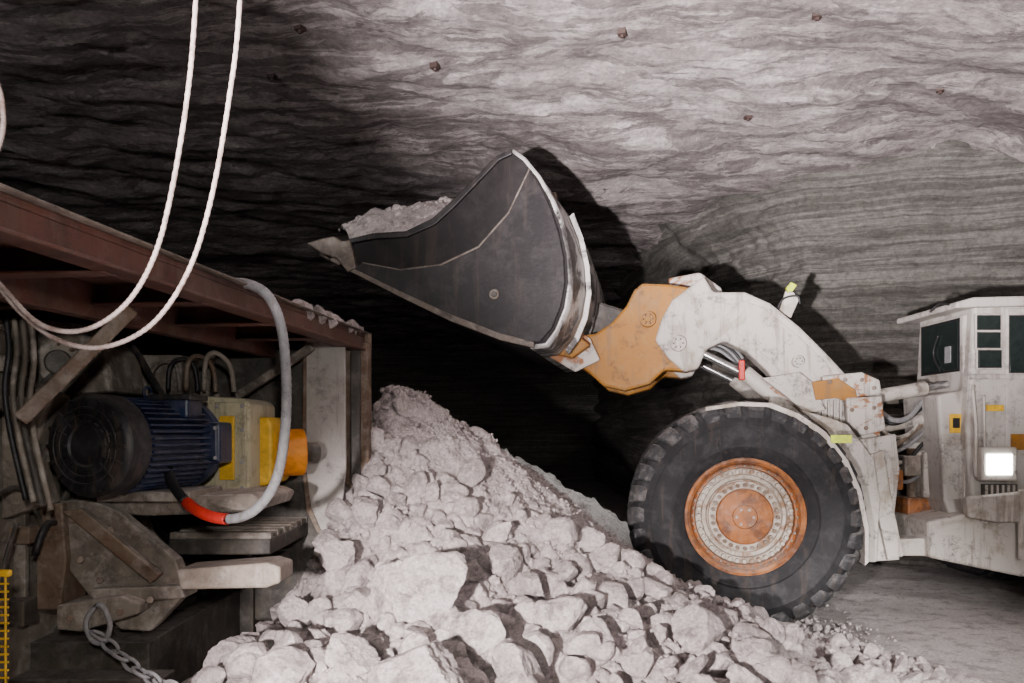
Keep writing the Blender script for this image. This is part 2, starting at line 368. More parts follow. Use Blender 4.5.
side=[(350,269),(346,241),(372,235),(405,233),(432,221),(452,203),(480,175),(497,157)]+back+[(530,346),(500,338),(450,319),(400,295)]
suv=[FF.hit(x,y,BW0) for x,y in side]
def panel(nm,w0,w1): return prism_uv(nm,suv,FF,w0,w1,m_bucket,L,.01)
panel('bucket_side_near',BW0,BW0+.06); panel('bucket_side_far',BW1-.06,BW1)
prism('bucket_side_wear_plate',[(352,268),(362,262),(400,269),(440,264),(478,246),(508,212),(529,168),(541,187),(551,208),(559,232),(564,258),(565,284),(561,306),(552,328),(540,342),(526,343),(500,335),(450,316),(400,292)],FF,BW0-.03,BW0,m_bucket2,L,.012)
arc=[(362,262),(400,269),(440,264),(478,246),(508,212),(529,168)]
prism('bucket_weld_seam',arc+[(x+1,y+1.5) for x,y in arc[::-1]],FF,BW0-.034,BW0,m_edge,L,.002)
prism('bucket_bottom_edge_strip',[(349,266),(400,291),(450,314),(500,333),(534,342),(534,348),(500,340),(450,321),(400,297),(349,271)],FF,BW0-.045,BW0+.0,m_edge,L,.006)
prism('bucket_top_rim',[(348,239),(372,233),(405,231),(432,218),(452,200),(480,172),(497,155),(512,149),(512,154),(499,160),(482,178),(454,207),(434,225),(406,237),(373,239),(348,244)],FF,BW0-.04,BW0+.08,m_bucket2,L,.01)
prism('bucket_corner_shroud',[(306,243),(322,238),(334,236),(341,241),(350,240),(356,268),(347,272),(336,258),(322,254)],FF,BW0-.06,BW0+.12,m_edge,L,.015)
u,vv=FF.hit(495,295,BW0)
cyl('bucket_boss',FF.pt(u,vv,BW0-.05),FF.pt(u,vv,BW0),.055,m_edge,L,20)
cyl('bucket_boss_recess',FF.pt(u,vv,BW0-.055),FF.pt(u,vv,BW0-.045),.03,m_dark,L,20)
sh=[(350,269),(400,295),(450,319),(500,338),(530,346)]+back[::-1]
shuv=[FF.hit(x,y,BW0) for x,y in sh]
nw=25
d0=Vector(shuv[0])-Vector(shuv[1]); d0.normalize()
def shellpart(nm,lst,tipped,mat):
    v=[]
    for j in range(nw):
        w=BW0+(BW1-BW0)*j/(nw-1); e=1.0*(1-abs(j/(nw-1)*2-1)); bulge=.16*min(1,j/8)
        pts=list(lst)
        if tipped: pts=[(lst[0][0]+d0.x*(.12+e),lst[0][1]+d0.y*(.12+e))]+pts
        n_=len(pts)
        for i,q in enumerate(pts): v.append(FF.pt(q[0]+(0 if tipped else bulge*math.sin(math.pi*i/(n_-1))),q[1],w))
    n=len(pts); f=[(j*n+i,j*n+i+1,(j+1)*n+i+1,(j+1)*n+i) for j in range(nw-1) for i in range(n-1)]
    o=mk(nm,v,f,mat,L,True); s=o.modifiers.new('s','SOLIDIFY'); s.thickness=.05; s.offset=0
shellpart('bucket_floor',shuv[:5],True,m_bucket)
shellpart('bucket_back',shuv[4:],False,m_bright)
for j in range(8):
    a0,a1=j/8+.01,(j+1)/8-.01; pts=[]
    for a_ in (a0,a1):
        w=BW0+(BW1-BW0)*a_; e=1.0*(1-abs(a_*2-1))
        for k in (.0,.26):
            for h in (-.05,.02):
                pts.append(FF.pt(shuv[0][0]+d0.x*(e+k-.02)-d0.y*h,shuv[0][1]+d0.y*(e+k-.02)-h,w))
    mk('bucket_cutting_edge_%d'%j,pts,[(0,1,3,2),(4,5,7,6),(0,1,5,4),(2,3,7,6),(0,2,6,4),(1,3,7,5)],m_edge,L,bev=.01)
for w in (.5,1.25,1.9,2.7):
    r=[FF.hit(x,y,BW0) for x,y in back[3:]]; c=FF.hit(490,260,BW0)
    r=[(a+.12,b) for a,b in r]; out=[(c[0]+(a-c[0])*1.06,c[1]+(b-c[1])*1.06) for a,b in r]
    prism_uv('bucket_back_rib',r+out[::-1],FF,w,w+.05,m_bright,L,.006)
bx('bucket_top_lug',546,192,556,208,FF,.3,.45,m_rust,L,.01)
top=[(347,240),(372,234),(405,233),(432,221),(452,203),(480,175),(497,157)]
tuv=[FF.hit(x,y,BW0) for x,y in top]
def heap(s,t):
    k=s*(len(tuv)-1); i=min(int(k),len(tuv)-2); a=k-i; uu=tuv[i][0]*(1-a)+tuv[i+1][0]*a; v0=tuv[i][1]*(1-a)+tuv[i+1][1]*a
    w=BW0+.07+(BW1-BW0-.14)*t; e=1-abs(2*t-1)
    uu=uu-(1-s)*e*.8; dome=(math.sin(math.pi*t)**.5)*(.36+.22*math.sin(math.pi*min(1,s*1.35)))*(sstep(.95,.5,s))
    z=v0-.06+dome+(1-s)*e*.25+.05*fbm((uu*4,w*4,2),5)
    return tuple(FF.pt(uu,z,w))
grid('bucket_salt_load',60,110,heap,m_salt,L)
it=[]
for i in range(900):
    q=heap(random.uniform(0,.75),random.uniform(.03,.97)); s=.012*(1-random.random())**(-.5); it.append((q,min(s,.07),1))
scatter('bucket_salt_chunks',it,m_salt,L)
# boom
org=[(538,337),(556,326),(578,336),(596,333),(612,322),(626,306),(634,290),(642,283),(668,284),(694,288),(702,310),(700,345),(690,372),(665,370),(650,384),(625,391),(603,386),(588,372),(572,360),(553,352)]
wht=[(662,318),(672,300),(688,288),(704,276),(713,292),(745,292),(770,303),(800,327),(830,357),(850,379),(846,402),(815,415),(790,402),(768,372),(747,352),(724,341),(707,349),(698,369),(684,372),(668,358),(655,340)]
for tag,w in (('near',.95),('far',2.05)):
    wh=[FF.hit(x,y,.92) for x,y in wht]; og=[FF.hit(x,y,.95) for x,y in org]
    prism_uv('boom_arm_front_'+tag,og,FF,w,w+.24,m_ochre,L,.03)
    prism_uv('boom_arm_'+tag,wh,FF,w-.04,w+.28,m_white,L,.03)
prism('boom_doubler_plate',[(742,300),(764,308),(796,334),(826,362),(840,384),(822,400),(800,396),(776,366),(752,344),(734,332),(726,316)],FF,.895,.91,m_white,L,.006)
def pin(nm,px,py,w,r,mat=m_white,d=.09):
    u,v_=FF.hit(px,py,w); lathe(nm,FF.pt(u,v_,w-d),W,[(0,.0),(r*.35,0),(r*.4,.015),(r*.75,.015),(r*.8,0),(r*.97,.0),(r,.02),(r,d+.02),(r*1.25,d+.02),(r*1.3,d+.04)],mat,L,28)
    for k in range(6):
        t=k*math.pi/3; c=FF.pt(u+r*.58*math.cos(t),v_+r*.58*math.sin(t),w-d-.012); cyl(nm+'_bolt',c,c+W*.03,r*.10,m_dark,L,6)
pin('pin_tip',648,320,.95,.085,m_ochre); pin('pin_mid',678,344,.91,.085); pin('pin_rear',797,362,.89,.06); pin('pin_root',846,385,.91,.07)
pin('bucket_pin',556,342,.95,.07,m_ochre)
for (x,y,r) in ((648,320,.1),(730,312,.12),(825,385,.14)):
    u,v_=FF.hit(x,y,.95); cyl('boom_cross_tube',FF.pt(u,v_,1.0),FF.pt(u,v_,2.2),r,m_white2,L)
prism('bell_crank',[(668,278),(700,272),(722,288),(724,318),(706,352),(690,372),(672,360),(676,320)],FF,1.42,1.72,m_white2,L,.03)
prism('bucket_link',[(570,308),(600,302),(690,330),(700,345),(690,362),(580,332)],FF,1.45,1.7,m_dark,L,.03)
hg=[(512,316),(555,318),(590,338),(600,360),(575,372),(548,356),(518,346)]
prism('bucket_hinge_near',hg,FF,.86,.93,m_white2,L,.015)
prism('bucket_hinge_far',hg,FF,2.32,2.4,m_white2,L,.015)
prism('bucket_hinge_block',[(540,322),(575,332),(590,345),(572,358),(548,352)],FF,.70,.86,m_ochre,L,.02)
def cp(px,py,w):
    u,v_=FF.hit(px,py,w); return FF.pt(u,v_,w)
cyl('lift_cylinder_barrel_near',cp(744,372,1.0),cp(800,418,1.0),.085,m_white,L)
cyl('lift_cylinder_rod_near',cp(700,352,1.0),cp(748,376,1.0),.045,m_chrome,L)
cyl('lift_cylinder_barrel_far',cp(744,372,1.0)+W*1.2,cp(800,418,1.0)+W*1.2,.085,m_white,L)
cyl('lift_cylinder_rod_far',cp(700,352,1.0)+W*1.2,cp(748,376,1.0)+W*1.2,.045,m_chrome,L)
cyl('tilt_cylinder',cp(714,360,1.5),cp(820,400,1.5),.10,m_dark,L)
bx('red_valve_block',739,360,745,380,FF,.88,.95,m_red,L)
for k in range(5):
    tube('boom_hose_%d'%k,[cp(706+k*4,348-k*2,1.25+k*.04),cp(722+k*4,352,1.3),cp(745+k*3,372+k*2,1.3),cp(780,402-k*3,1.3),cp(830,405-k*4,1.3)],.018,m_black if k%2 else m_hose,L)
prism('boom_lamp_bracket',[(779,312),(786,290),(794,292),(799,300),(791,318)],FF,1.1,1.18,m_white,L,.01)
prism('boom_reflector',[(786,288),(791,282),(797,285),(793,291),(788,292)],FF,1.04,1.1,m_ref,L,.005)
tube('boom_bracket_rod',[cp(775,318,1.1),cp(782,300,1.1),cp(797,296,1.1),cp(800,304,1.1)],.012,m_black,L)
tw=[(768,384),(800,378),(850,376),(876,384),(884,404),(880,440),(868,470),(872,560),(840,560),(790,520),(770,420)]
prism('front_frame_tower',tw,FF,.92,1.0,m_white2,L,.02); prism('front_frame_tower_far',tw,FF,2.3,2.38,m_white2,L,.02)
prism('front_frame_core',[(790,415),(870,400),(872,555),(800,555)],FF,1.05,2.28,m_dark,L,.02)
prism('tower_step_plate',[(762,378),(800,372),(815,384),(826,410),(806,414),(786,396)],FF,.80,.9,m_white,L,.012)
prism('tower_cap',[(822,376),(862,372),(880,380),(882,394),(850,398),(826,392)],FF,.78,.92,m_white2,L,.02)
prism('tower_cheek',[(846,398),(882,396),(886,430),(862,436),(848,422)],FF,.74,.9,m_white2,L,.02)
prism('tower_web_stain_plate',[(812,382),(838,378),(856,390),(858,404),(836,398),(816,400)],FF,.76,.79,m_ochre,L,.006)
for k,(x,y) in enumerate([(830,382),(845,380),(862,380),(874,388),(852,410),(874,408),(866,428),(858,500),(866,530)]): cyl('tower_bolt_%d'%k,cp(x,y,.72),cp(x,y,.9),.022,m_rust,L,8)
for k in range(4): bx('tower_rib_%d'%k,822+k*6,400,824+k*6,432,FF,.86,.92,m_white,L,.004)
fo=[(706,407),(740,402),(772,403),(800,414),(826,432),(848,460),(862,492),(869,528),(869,562)]
fi=[(x-(1 if i<2 else 4),y+4) for i,(x,y) in enumerate(fo)]
prism('front_fender',fo+fi[::-1],FF,.0,.9,m_white,L,.005)
prism('front_fender_skirt',[(862,492),(869,528),(869,562),(876,562),(880,500),(874,460),(848,425),(830,418),(800,410),(826,430),(848,460)],FF,.55,.62,m_white,L,.006)
bx('fender_reflector',831,435,852,443,FF,-.02,.0,m_ref,L,.003)
prism('articulation_plate',[(858,440),(896,434),(900,470),(894,520),(900,560),(868,562),(864,500)],FF,.70,.78,m_white2,L,.015)
prism('articulation_gusset',[(870,455),(884,450),(892,500),(904,556),(888,560),(876,505)],FF,.62,.70,m_white,L,.01)
def rp(px,py,w):
    u,v_=RF.hit(px,py,w); return RF.pt(u,v_,w)
bx('articulation_core',872,415,1000,558,RF,1.0,2.0,m_dark,L)
cyl('steer_cylinder',rp(868,398,.4),rp(926,388,.4),.075,m_white,L); cyl('steer_rod',rp(920,389,.4),rp(948,384,.4),.04,m_chrome,L)
cyl('hitch_cylinder_upper',rp(882,428,.5),rp(930,418,.5),.06,m_white,L)
cyl('hitch_cylinder_lower',rp(872,545,.3),rp(950,552,.3),.07,m_white,L)
cyl('hitch_pin',rp(918,445,.7),rp(918,520,.7),.12,m_rust,L)
lathe('hitch_cap',rp(918,520,.7),(0,0,-1),[(0,0),(.2,0),(.2,.06),(.12,.1),(0,.1)],m_white2,L,30)
lathe('hitch_cap_top',rp(918,448,.7),(0,0,1),[(0,0),(.2,0),(.2,.06),(.12,.1),(0,.1)],m_white2,L,30)
for k in range(9):
    y0=402+k*9
    tube('artic_hose_%d'%k,[rp(872,y0,.5+.03*k),rp(890,y0+8+random.uniform(-6,10),.42),rp(908,y0+random.uniform(0,16),.4+.02*k),rp(926,y0-6+random.uniform(-3,6),.5),rp(946,y0,.55)],.022 if k%3 else .03,(m_hose,m_black,m_white,m_rust)[k%4],L)
for k,(x0,y0,x1,y1,mm) in enumerate([(886,470,904,490,m_rustrim),(905,456,922,476,m_machine),(924,452,936,498,m_white),(884,392,900,404,m_dark),(908,498,934,520,m_rustrim),(902,520,918,545,m_dark)]):
    bx('artic_block_%d'%k,x0,y0,x1,y1,RF,.35+.03*k,.8,mm,L,.02)
prism('rear_chassis',[(928,522),(975,512),(1130,508),(1130,580),(1022,577),(968,566),(930,558)],RF,-.1,2.3,m_white,L,.03)
prism('rear_chassis_nose',[(880,540),(930,538),(932,556),(890,556)],RF,.0,.3,m_white,L,.015)
prism('rear_chassis_plate',[(966,498),(1024,492),(1130,490),(1130,520),(1000,523),(970,518)],RF,-.2,-.08,m_white,L,.02)
prism('engine_hood',[(1130,380),(1400,400),(1400,560),(1130,560)],RF,.4,2.0,m_cab,L,.05)
X0=RF.hit(974,306,0)[0]
prism('cab_body',[(974,305),(1130,300),(1130,510),(984,512),(972,505),(966,430),(970,380)],RF,0,1.12,m_cab,L,.035)
prism('cab_front_lower_bulge',[(938,395),(972,388),(976,512),(950,516),(944,500)],RF,.12,.9,m_cab,L,.03)
prism('cab_roof',[(956,302),(975,297),(1135,293),(1135,303),(975,307),(956,308)],RF,-.08,1.2,m_cab,L,.02)
zA,zB=2.60,3.12; xf=X0-.02
wbox('cab_front_window_frame',(xf-.03,8.42,zA-.05),(xf+.04,9.32,zB+.05),m_cab,L,.02)
wbox('cab_window_seal',(xf-.036,8.47,zA-.025),(xf-.025,9.27,zB+.025),m_black,L,.004)
wbox('cab_front_window_glass',(xf-.04,8.50,zA),(xf-.02,9.24,zB),m_glass,L,.004)
tube('cab_wiper',[(xf-.06,8.8,zA),(xf-.06,8.95,zA+.2),(xf-.06,8.85,zA+.4)],.012,m_black,L)
wbox('cab_instrument_panel',(xf-.05,8.62,zA+.08),(xf-.042,8.74,zA+.26),m_hose,L,.003)
for k,(x0,y0,x1,y1) in enumerate([(978,316,1000,329),(978,333,1000,347),(979,351,1001,367),(1010,316,1070,372)]):
    bx('cab_side_window_frame_%d'%k,x0-2.5,y0-2.5,x1+2.5,y1+2.5,RF,-.03,.01,m_cab,L,.01)
    bx('cab_side_window_seal_%d'%k,x0-1,y0-1,x1+1,y1+1,RF,-.034,0,m_black,L,.004)
    bx('cab_side_window_%d'%k,x0,y0,x1,y1,RF,-.037,0,m_glass,L,.004)
bx('cab_door',1006,308,1080,498,RF,-.025,.0,m_cab,L,.012)
bx('cab_window_ledge',972,374,1130,379,RF,-.05,.0,m_cab,L,.01)
tube('cab_handrail',[rp(974,386,-.02),rp(973,392,-.1),rp(976,430,-.1),rp(975,470,-.1),rp(977,476,-.02)],.016,m_white,L)
tube('cab_handrail_inner',[rp(984,396,-.02),rp(984,402,-.08),rp(985,450,-.08),rp(985,456,-.02)],.012,m_white,L)
bx('cab_yellow_sign',988,405,1004,411,RF,-.04,0,m_yel,L,.003)
bx('cab_rust_plate',1012,434,1030,450,RF,-.05,0,m_ochre,L,.003)
bx('cab_warning_label',950,414,963,433,RF,.105,.13,m_yel,L,.004); bx('cab_warning_symbol',953,418,960,428,RF,.1,.12,m_black,L,.003)
bx('headlamp_housing',982,447,1018,481,RF,-.14,0,m_white,L,.02)
bx('headlamp_lens',987,454,1013,475,RF,-.155,-.13,m_lamp,L,.01)
bx('cab_grille_panel',984,484,1018,500,RF,-.06,0,m_dark,L,.01)
for k in range(6): bx('cab_grille_bar_%d'%k,986+k*5.5,485,988+k*5.5,499,RF,-.075,-.05,m_white,L,.003)
for k in range(3): bx('cab_rivet_strip_%d'%k,964+k*3,440,965.5+k*3,505,RF,.09,.13,m_white,L,.004)
bx('ladder_rail',1020,490,1025,560,RF,-.22,-.18,m_white,L)
tube('cab_mirror_arm',[rp(955,306,.1),rp(940,304,.0),rp(930,312,.0)],.012,m_black,L)
# ------------------------------------------------ feeder breaker
FB=empty('feeder_breaker',(-2.6,5,0))
E0=Vector((-2.0,-.8,0)); E1=Vector((-1.14,6.3,0)); ZT=2.70; ed=(E1-E0).normalized(); en=Vector((-ed.y,ed.x,0)); S0=2.82  # near end lengthened out of view so the deck shadows the ceiling
def dk(s,w,z): return E0+ed*(s+S0)+en*w+Vector((0,0,z))
SL=(E1-E0).length-S0
def dbox(name,s0,s1,w0,w1,z0,z1,mat,bev=.006):
    v=[dk(s,w,z) for z in (z0,z1) for s,w in ((s0,w0),(s1,w0),(s1,w1),(s0,w1))]
    return mk(name,v,HEXF,mat,FB,bev=bev)
dbox('deck_plate',-S0,SL,0,3.2,ZT-.03,ZT,m_brown)
dbox('deck_edge_web',-S0,SL,0,.02,ZT-.12,ZT-.03,m_brown)
dbox('deck_edge_flange_lower',-S0,SL,-.03,.09,ZT-.135,ZT-.12,m_brown)
dbox('deck_edge_flange_upper',-S0,SL,-.035,.03,ZT,ZT+.012,m_edge)
for k in range(-3,6):
    s=.35+k*.76; dbox('deck_rib_%d'%(k+3),s,s+.02,.02,3.2,ZT-.13,ZT-.03,m_brown); dbox('deck_rib_flange_%d'%(k+3),s-.04,s+.06,.05,3.2,ZT-.14,ZT-.125,m_brown)
dbox('deck_stringer',-S0,SL,.62,.7,ZT-.2,ZT-.03,m_brown)
dbox('deck_end_beam',SL-.08,SL,-.03,3.2,ZT-.15,ZT+.01,m_rust)
beam('deck_post_rear',dk(-S0+.15,.6,0),dk(-S0+.15,.6,ZT-.03),.12,.12,m_brown,FB)
it=[]
for i in range(1300):
    s=random.uniform(1.2,SL-.05); w=abs(random.gauss(0,.2)); q=dk(s,w+.02,ZT+.01); a=min(.009*(1-random.random())**(-.62)*(1.9 if s>3.0 else .8),.085 if s>3.0 else .022); it.append((tuple(q),a,1))
scatter('deck_salt_spill',it,m_salt,FB)
beam('deck_strut',P(20,420,3.7),dk(1.9,.45,ZT-.15),.05,.07,m_rust,FB)
beam('deck_strut_far',P(232,400,5.8),dk(3.8,.25,ZT-.14),.05,.06,m_machine,FB)
wbox('hull_side',(-3.9,3.2,.5),(-2.72,6.3,2.55),m_machine,FB,.03)
wbox('hull_end',(-2.8,6.05,.5),(-1.45,6.2,2.56),m_dark,FB,.02)
for k in range(5): wbox('hull_rib_%d'%k,(-2.74,3.9+k*.45,.9),(-2.66,3.94+k*.45,2.55),m_machine,FB,.005)
wbox('hull_ledge',(-2.74,3.3,2.05),(-2.5,6.1,2.12),m_machine,FB,.01)
pf=[(303,336),(345,343),(346,470),(341,515),(336,541),(330,543),(318,530),(308,508),(303,470)]
FP=Fr((0,5.9,0),0)
prism('end_flap_plate',pf,FP,0,.03,m_flap,FB,.01)
prism('end_flap_edge',[(303,336),(306,336),(306,470),(311,508),(320,529),(331,540),(330,545),(317,532),(306,510),(302,470)],FP,-.02,.0,m_rust,FB,.004)
FQ=Fr((0,6.2,0),0)
prism('end_column',[(344,343),(368,343),(369,476),(352,490),(344,484)],FQ,-.05,.1,m_rust,FB,.015)
prism('end_column_web',[(350,350),(360,350),(360,478),(350,484)],FQ,-.10,-.05,m_dark,FB,.01)
# motor
M0=P(86,446,4.15); MA=Vector((.27,.96,0)).normalized()
prof=[(0,.0),(.10,0),(.11,-.01),(.13,-.01),(.135,0),(.235,.0),(.255,.01),(.272,.03),(.275,.16),(.25,.165)]
lathe('motor_fan_cowl',M0,MA,prof,m_blk,FB,64)
ax,a,b=basis(MA); v=[];f=[]
HF=[(0,1,3,2),(4,5,7,6),(0,1,5,4),(2,3,7,6),(0,2,6,4),(1,3,7,5)]
for k in range(16):
    t=2*math.pi*k/16; d=a*math.cos(t)+b*math.sin(t); e=d.cross(ax)*.008; m=len(v)
    for rr in (.12,.25):
        for h in (-.012,.0): v+= [M0+d*rr+ax*h+e,M0+d*rr+ax*h-e]
    f+=[tuple(m+i for i in q) for q in HF]
mk('motor_cowl_grille',v,f,m_blk,FB)
for rr in (.16,.20): tube('motor_cowl_ring',[M0-ax*.012+(a*math.cos(t)+b*math.sin(t))*rr for t in [i*math.pi/6 for i in range(12)]],.006,m_blk,FB,4,6,True)
lathe('motor_body',M0,MA,[(.2,.15),(.225,.16),(.225,.72),(.27,.73),(.27,.78),(.16,.8),(.12,.9),(0,.9)],m_blue,FB,64)
v=[];f=[]
for k in range(44):
    t=2*math.pi*k/44; d=a*math.cos(t)+b*math.sin(t); e=d.cross(ax)*.006; m=len(v)
    for rr in (.22,.268):
        for h in (.19,.70): v+=[M0+d*rr+ax*h+e,M0+d*rr+ax*h-e]
    f+=[tuple(m+i for i in q) for q in HF]
mk('motor_cooling_fins',v,f,m_blue,FB)
tube('motor_lifting_eye',[M0+ax*.45+Vector((0,0,.30))+ax*.03*math.cos(t)+Vector((0,0,.03*math.sin(t))) for t in [i*math.pi/4 for i in range(8)]],.01,m_blue,FB,3,8,True)
FM=Fr((0,4.55,0),0)
bx('motor_terminal_box',150,397,188,418,FM,0,.22,m_blue,FB,.015); bx('motor_terminal_lid',147,394,191,400,FM,-.02,.24,m_blk,FB,.008)
bx('motor_foot_mount',96,492,190,502,FM,-.15,.35,m_machine,FB)
FN=Fr((0,4.75,0),0)
bx('junction_box',184,422,220,464,FN,0,.22,m_blue,FB,.02); bx('junction_box_lid',187,426,217,460,FN,-.02,.0,m_blue,FB,.01)
for i,(x,y) in enumerate([(189,428),(215,428),(189,458),(215,458)]): cyl('junction_bolt_%d'%i,P(x,y,4.71),P(x,y,4.74),.012,m_hose,FB,8)
cyl('cable_gland',P(178,448,4.7),P(190,446,4.72),.045,m_rust,FB); cyl('cable_gland_nut',P(168,449,4.68),P(180,448,4.7),.055,m_machine,FB,6)
FG=Fr((0,5.1,0),0)
prism('gearbox_housing',[(196,400),(205,396),(243,398),(250,404),(250,488),(240,497),(200,496),(192,488)],FG,0,.55,m_cream,FB,.02)
bx('gearbox_face_plate',214,402,246,492,FG,-.03,0,m_cream,FB,.01); bx('gearbox_yellow_panel',219,416,234,480,FG,-.045,-.02,m_yel,FB,.006)
for i,(x,y) in enumerate([(217,406),(242,406),(217,488),(242,488),(242,430),(242,462)]): cyl('gearbox_bolt_%d'%i,P(x,y,5.04),P(x,y,5.1),.013,m_hose,FB,8)
FO=Fr((0,5.45,0),0)
prism('coupling_guard',[(243,424),(249,417),(268,417),(272,424),(272,480),(266,486),(248,486),(243,480)],FO,-.15,.3,m_yel,FB,.02)
cyl('coupling_drum',P(268,453,5.55),P(304,452,5.65),.165,m_org,FB,40)
cyl('coupling_shaft',P(300,452,5.67),P(318,452,5.75),.07,m_dark,FB)
for k in range(4):
    x=150+k*18; tube('lube_pipe_%d'%k,[P(x,392,5.2),P(x+2,372-k*4,5.2),P(x+12,362-k*3,5.25),P(x+26,366,5.3),P(x+30,392,5.3)],.016,(m_machine,m_blk,m_rust,m_machine)[k],FB)
prism('bearing_housing',[(0,330),(30,318),(70,322),(104,350),(112,392),(80,394),(50,400),(20,440),(0,445)],Fr((0,4.3,0),0),.25,.7,m_machine,FB,.03)
prism('bracket_sloped',[(0,372),(52,395),(40,430),(30,470),(42,505),(0,520)],Fr((0,4.1,0),0),.1,.3,m_machine,FB,.02)
cyl('bearing_cap',P(58,362,4.46),P(60,362,4.6),.12,m_machine,FB); cyl('bearing_cap_inner',P(58,362,4.42),P(58,362,4.5),.07,m_dark,FB)
for k in range(8):
    t=k*math.pi/4; c=P(58,362,4.45)+Vector((.1*math.cos(t),0,.1*math.sin(t))); cyl('bearing_bolt_%d'%k,c,c+Vector((0,.03,0)),.01,m_rust,FB,6)
wbox('control_box',(-2.5,5.3,2.1),(-2.2,5.6,2.45),m_machine,FB); wbox('valve_manifold',(-2.35,5.4,1.95),(-2.0,5.7,2.1),m_dark,FB)
for k in range(5): cyl('manifold_fitting_%d'%k,(-2.3+.07*k,5.45,2.1),(-2.3+.07*k,5.45,2.2),.02,m_rust,FB,10)
tube('hull_hose_a',[P(95,330,5),P(130,345,4.9),P(150,375,4.85),P(165,400,4.8)],.02,m_blk,FB)
tube('hull_hose_b',[P(215,345,5.9),P(208,370,5.6),P(205,395,5.3)],.03,m_machine,FB)
rc=random.Random(5)
for k in range(16):
    y0=rc.uniform(3.6,5.6); z0=rc.uniform(1.0,2.4); xx=-2.66+rc.uniform(0,.14); pts=[Vector((xx,y0,z0))]
    for j in range(4): pts.append(pts[-1]+Vector((rc.uniform(-.01,.06),rc.uniform(.03,.3),rc.uniform(-.22,.18))))
    tube('hull_hose_%d'%k,pts,rc.choice((.010,.014,.02)),rc.choice((m_blk,m_machine,m_dark,m_rust)),FB,6,8)
for k in range(18):
    y0=rc.uniform(3.5,5.9); z0=rc.uniform(.9,2.35); sx=rc.uniform(.05,.16); wbox('hull_fitting_%d'%k,(-2.73,y0,z0),(-2.73+rc.uniform(.05,.2),y0+sx,z0+rc.uniform(.05,.18)),rc.choice((m_machine,m_dark,m_rust)),FB,.008)
for k,(x,y,D) in enumerate([(6,350,3.9),(14,352,3.9),(22,356,3.9),(31,360,3.95)]):
    tube('hanging_hose_%d'%k,[P(x,318,D),P(x+3,y,D),P(x-1,y+40,D),P(x+5,y+85,D),P(x+20,y+150,D)],.014,(m_blk,m_machine,m_dark,m_machine)[k],FB,8,8)
FL=Fr((0,4.4,0),0)
prism('lower_frame_plate',[(36,502),(90,500),(118,512),(176,560),(188,592),(150,632),(120,630),(96,606),(60,560),(36,548)],FL,0,.10,m_machine,FB,.015)
prism('lower_frame_web',[(36,505),(62,503),(66,560),(60,610),(36,610)],FL,-.05,.2,m_rust,FB,.01)
prism('lower_frame_rib',[(62,512),(80,508),(160,575),(150,584)],FL,-.06,0,m_rust,FB,.008)
prism('motor_base_rail',[(60,500),(250,494),(262,500),(256,512),(150,516),(66,512)],FL,.1,.8,m_machine,FB,.015)
prism('tow_beam',[(176,570),(266,563),(280,567),(280,583),(266,588),(180,590)],FL,-.12,.14,m_tan,FB,.012)
prism('tow_beam_lower',[(88,590),(180,586),(186,598),(96,606)],FL,-.08,.1,m_machine,FB,.01)
prism('leg_foot',[(56,606),(120,596),(140,604),(138,614),(80,632),(56,630)],FL,-.16,.1,m_machine,FB,.012)
for k,(x,y) in enumerate([(72,520),(110,530),(140,562),(100,580),(80,560),(150,600),(120,612),(70,618)]): cyl('frame_bolt_%d'%k,P(x,y,4.22 if y>590 else 4.36),P(x,y,4.45),.02,m_rust,FB,6)
wbox('hull_lower_frame',(-3.6,4.3,.25),(-1.9,4.5,.6),m_dark,FB)
wbox('chassis_underframe',(-3.6,4.5,.35),(-2.05,6.2,.75),m_dark,FB)
TR=[]
for i in range(40):
    t=i/40*2*math.pi; cx=5.6+ .75*(1 if math.cos(t)>0 else -1)*min(1,abs(math.cos(t))*3); TR.append((cx+.3*math.cos(t),.42+.36*math.sin(t)))
for i in range(40):
    p=Vector((0,*TR[i])); q=Vector((0,*TR[(i+1)%40])); c=(p+q)/2; beam('track_shoe_%d'%i,Vector((-2.75,c.y,c.z)),Vector((-2.2,c.y,c.z)),max(.06,(p-q).length*.8),.05,m_dark,FB)
wbox('track_frame',(-2.65,4.95,.3),(-2.3,6.25,.6),m_dark,FB)
wbox('conveyor_boom',(-2.2,5.1,1.15),(-1.55,6.2,1.25),m_dark,FB)
for k in range(7): wbox('conveyor_flight_%d'%k,(-2.2,5.12+k*.15,1.25),(-1.55,5.18+k*.15,1.29),m_machine,FB,.004)
wbox('conveyor_leg',(-2.1,6.0,0),(-1.95,6.15,1.2),m_dark,FB); wbox('hull_leg_near',(-3.3,3.6,0),(-3.0,3.9,.6),m_dark,FB); wbox('hull_leg_far',(-3.3,5.9,0),(-3.0,6.2,.6),m_dark,FB)
tube('clevis_shackle',[P(96,606,4.2),P(86,622,4.2),P(92,640,4.2),P(104,642,4.2),P(110,626,4.2),P(104,608,4.2)],.014,m_hose,FB,6,10,True)
c0=P(100,636,4.18); c1=P(196,694,4.0)
for k in range(9):
    p=c0.lerp(c1,k/9)+Vector((0,0,-.06*math.sin(math.pi*k/9))); d=(c1-c0).normalized(); s=Vector((0,0,1)) if k%2 else Vector((0,1,0)); s=(s-d*s.dot(d)).normalized()
    tube('chain_link_%d'%k,[p+d*.055*math.cos(t)+s*.03*math.sin(t) for t in [i*math.pi/4 for i in range(8)]],.010,m_hose,FB,3,8,True)
hp=[(226,283,4.2),(248,284,4.15),(268,296,4.1),(281,326,4.1),(286,375,4.1),(285,430,4.1),(276,480,4.12),(255,510,4.15),(228,519,4.2),(200,512,4.25),(180,495,4.35),(169,474,4.45),(168,452,4.55),(176,438,4.62),(184,432,4.72)]
hp3=crom([P(*a) for a in hp],8)
i0,i1=8*8,9*8+5
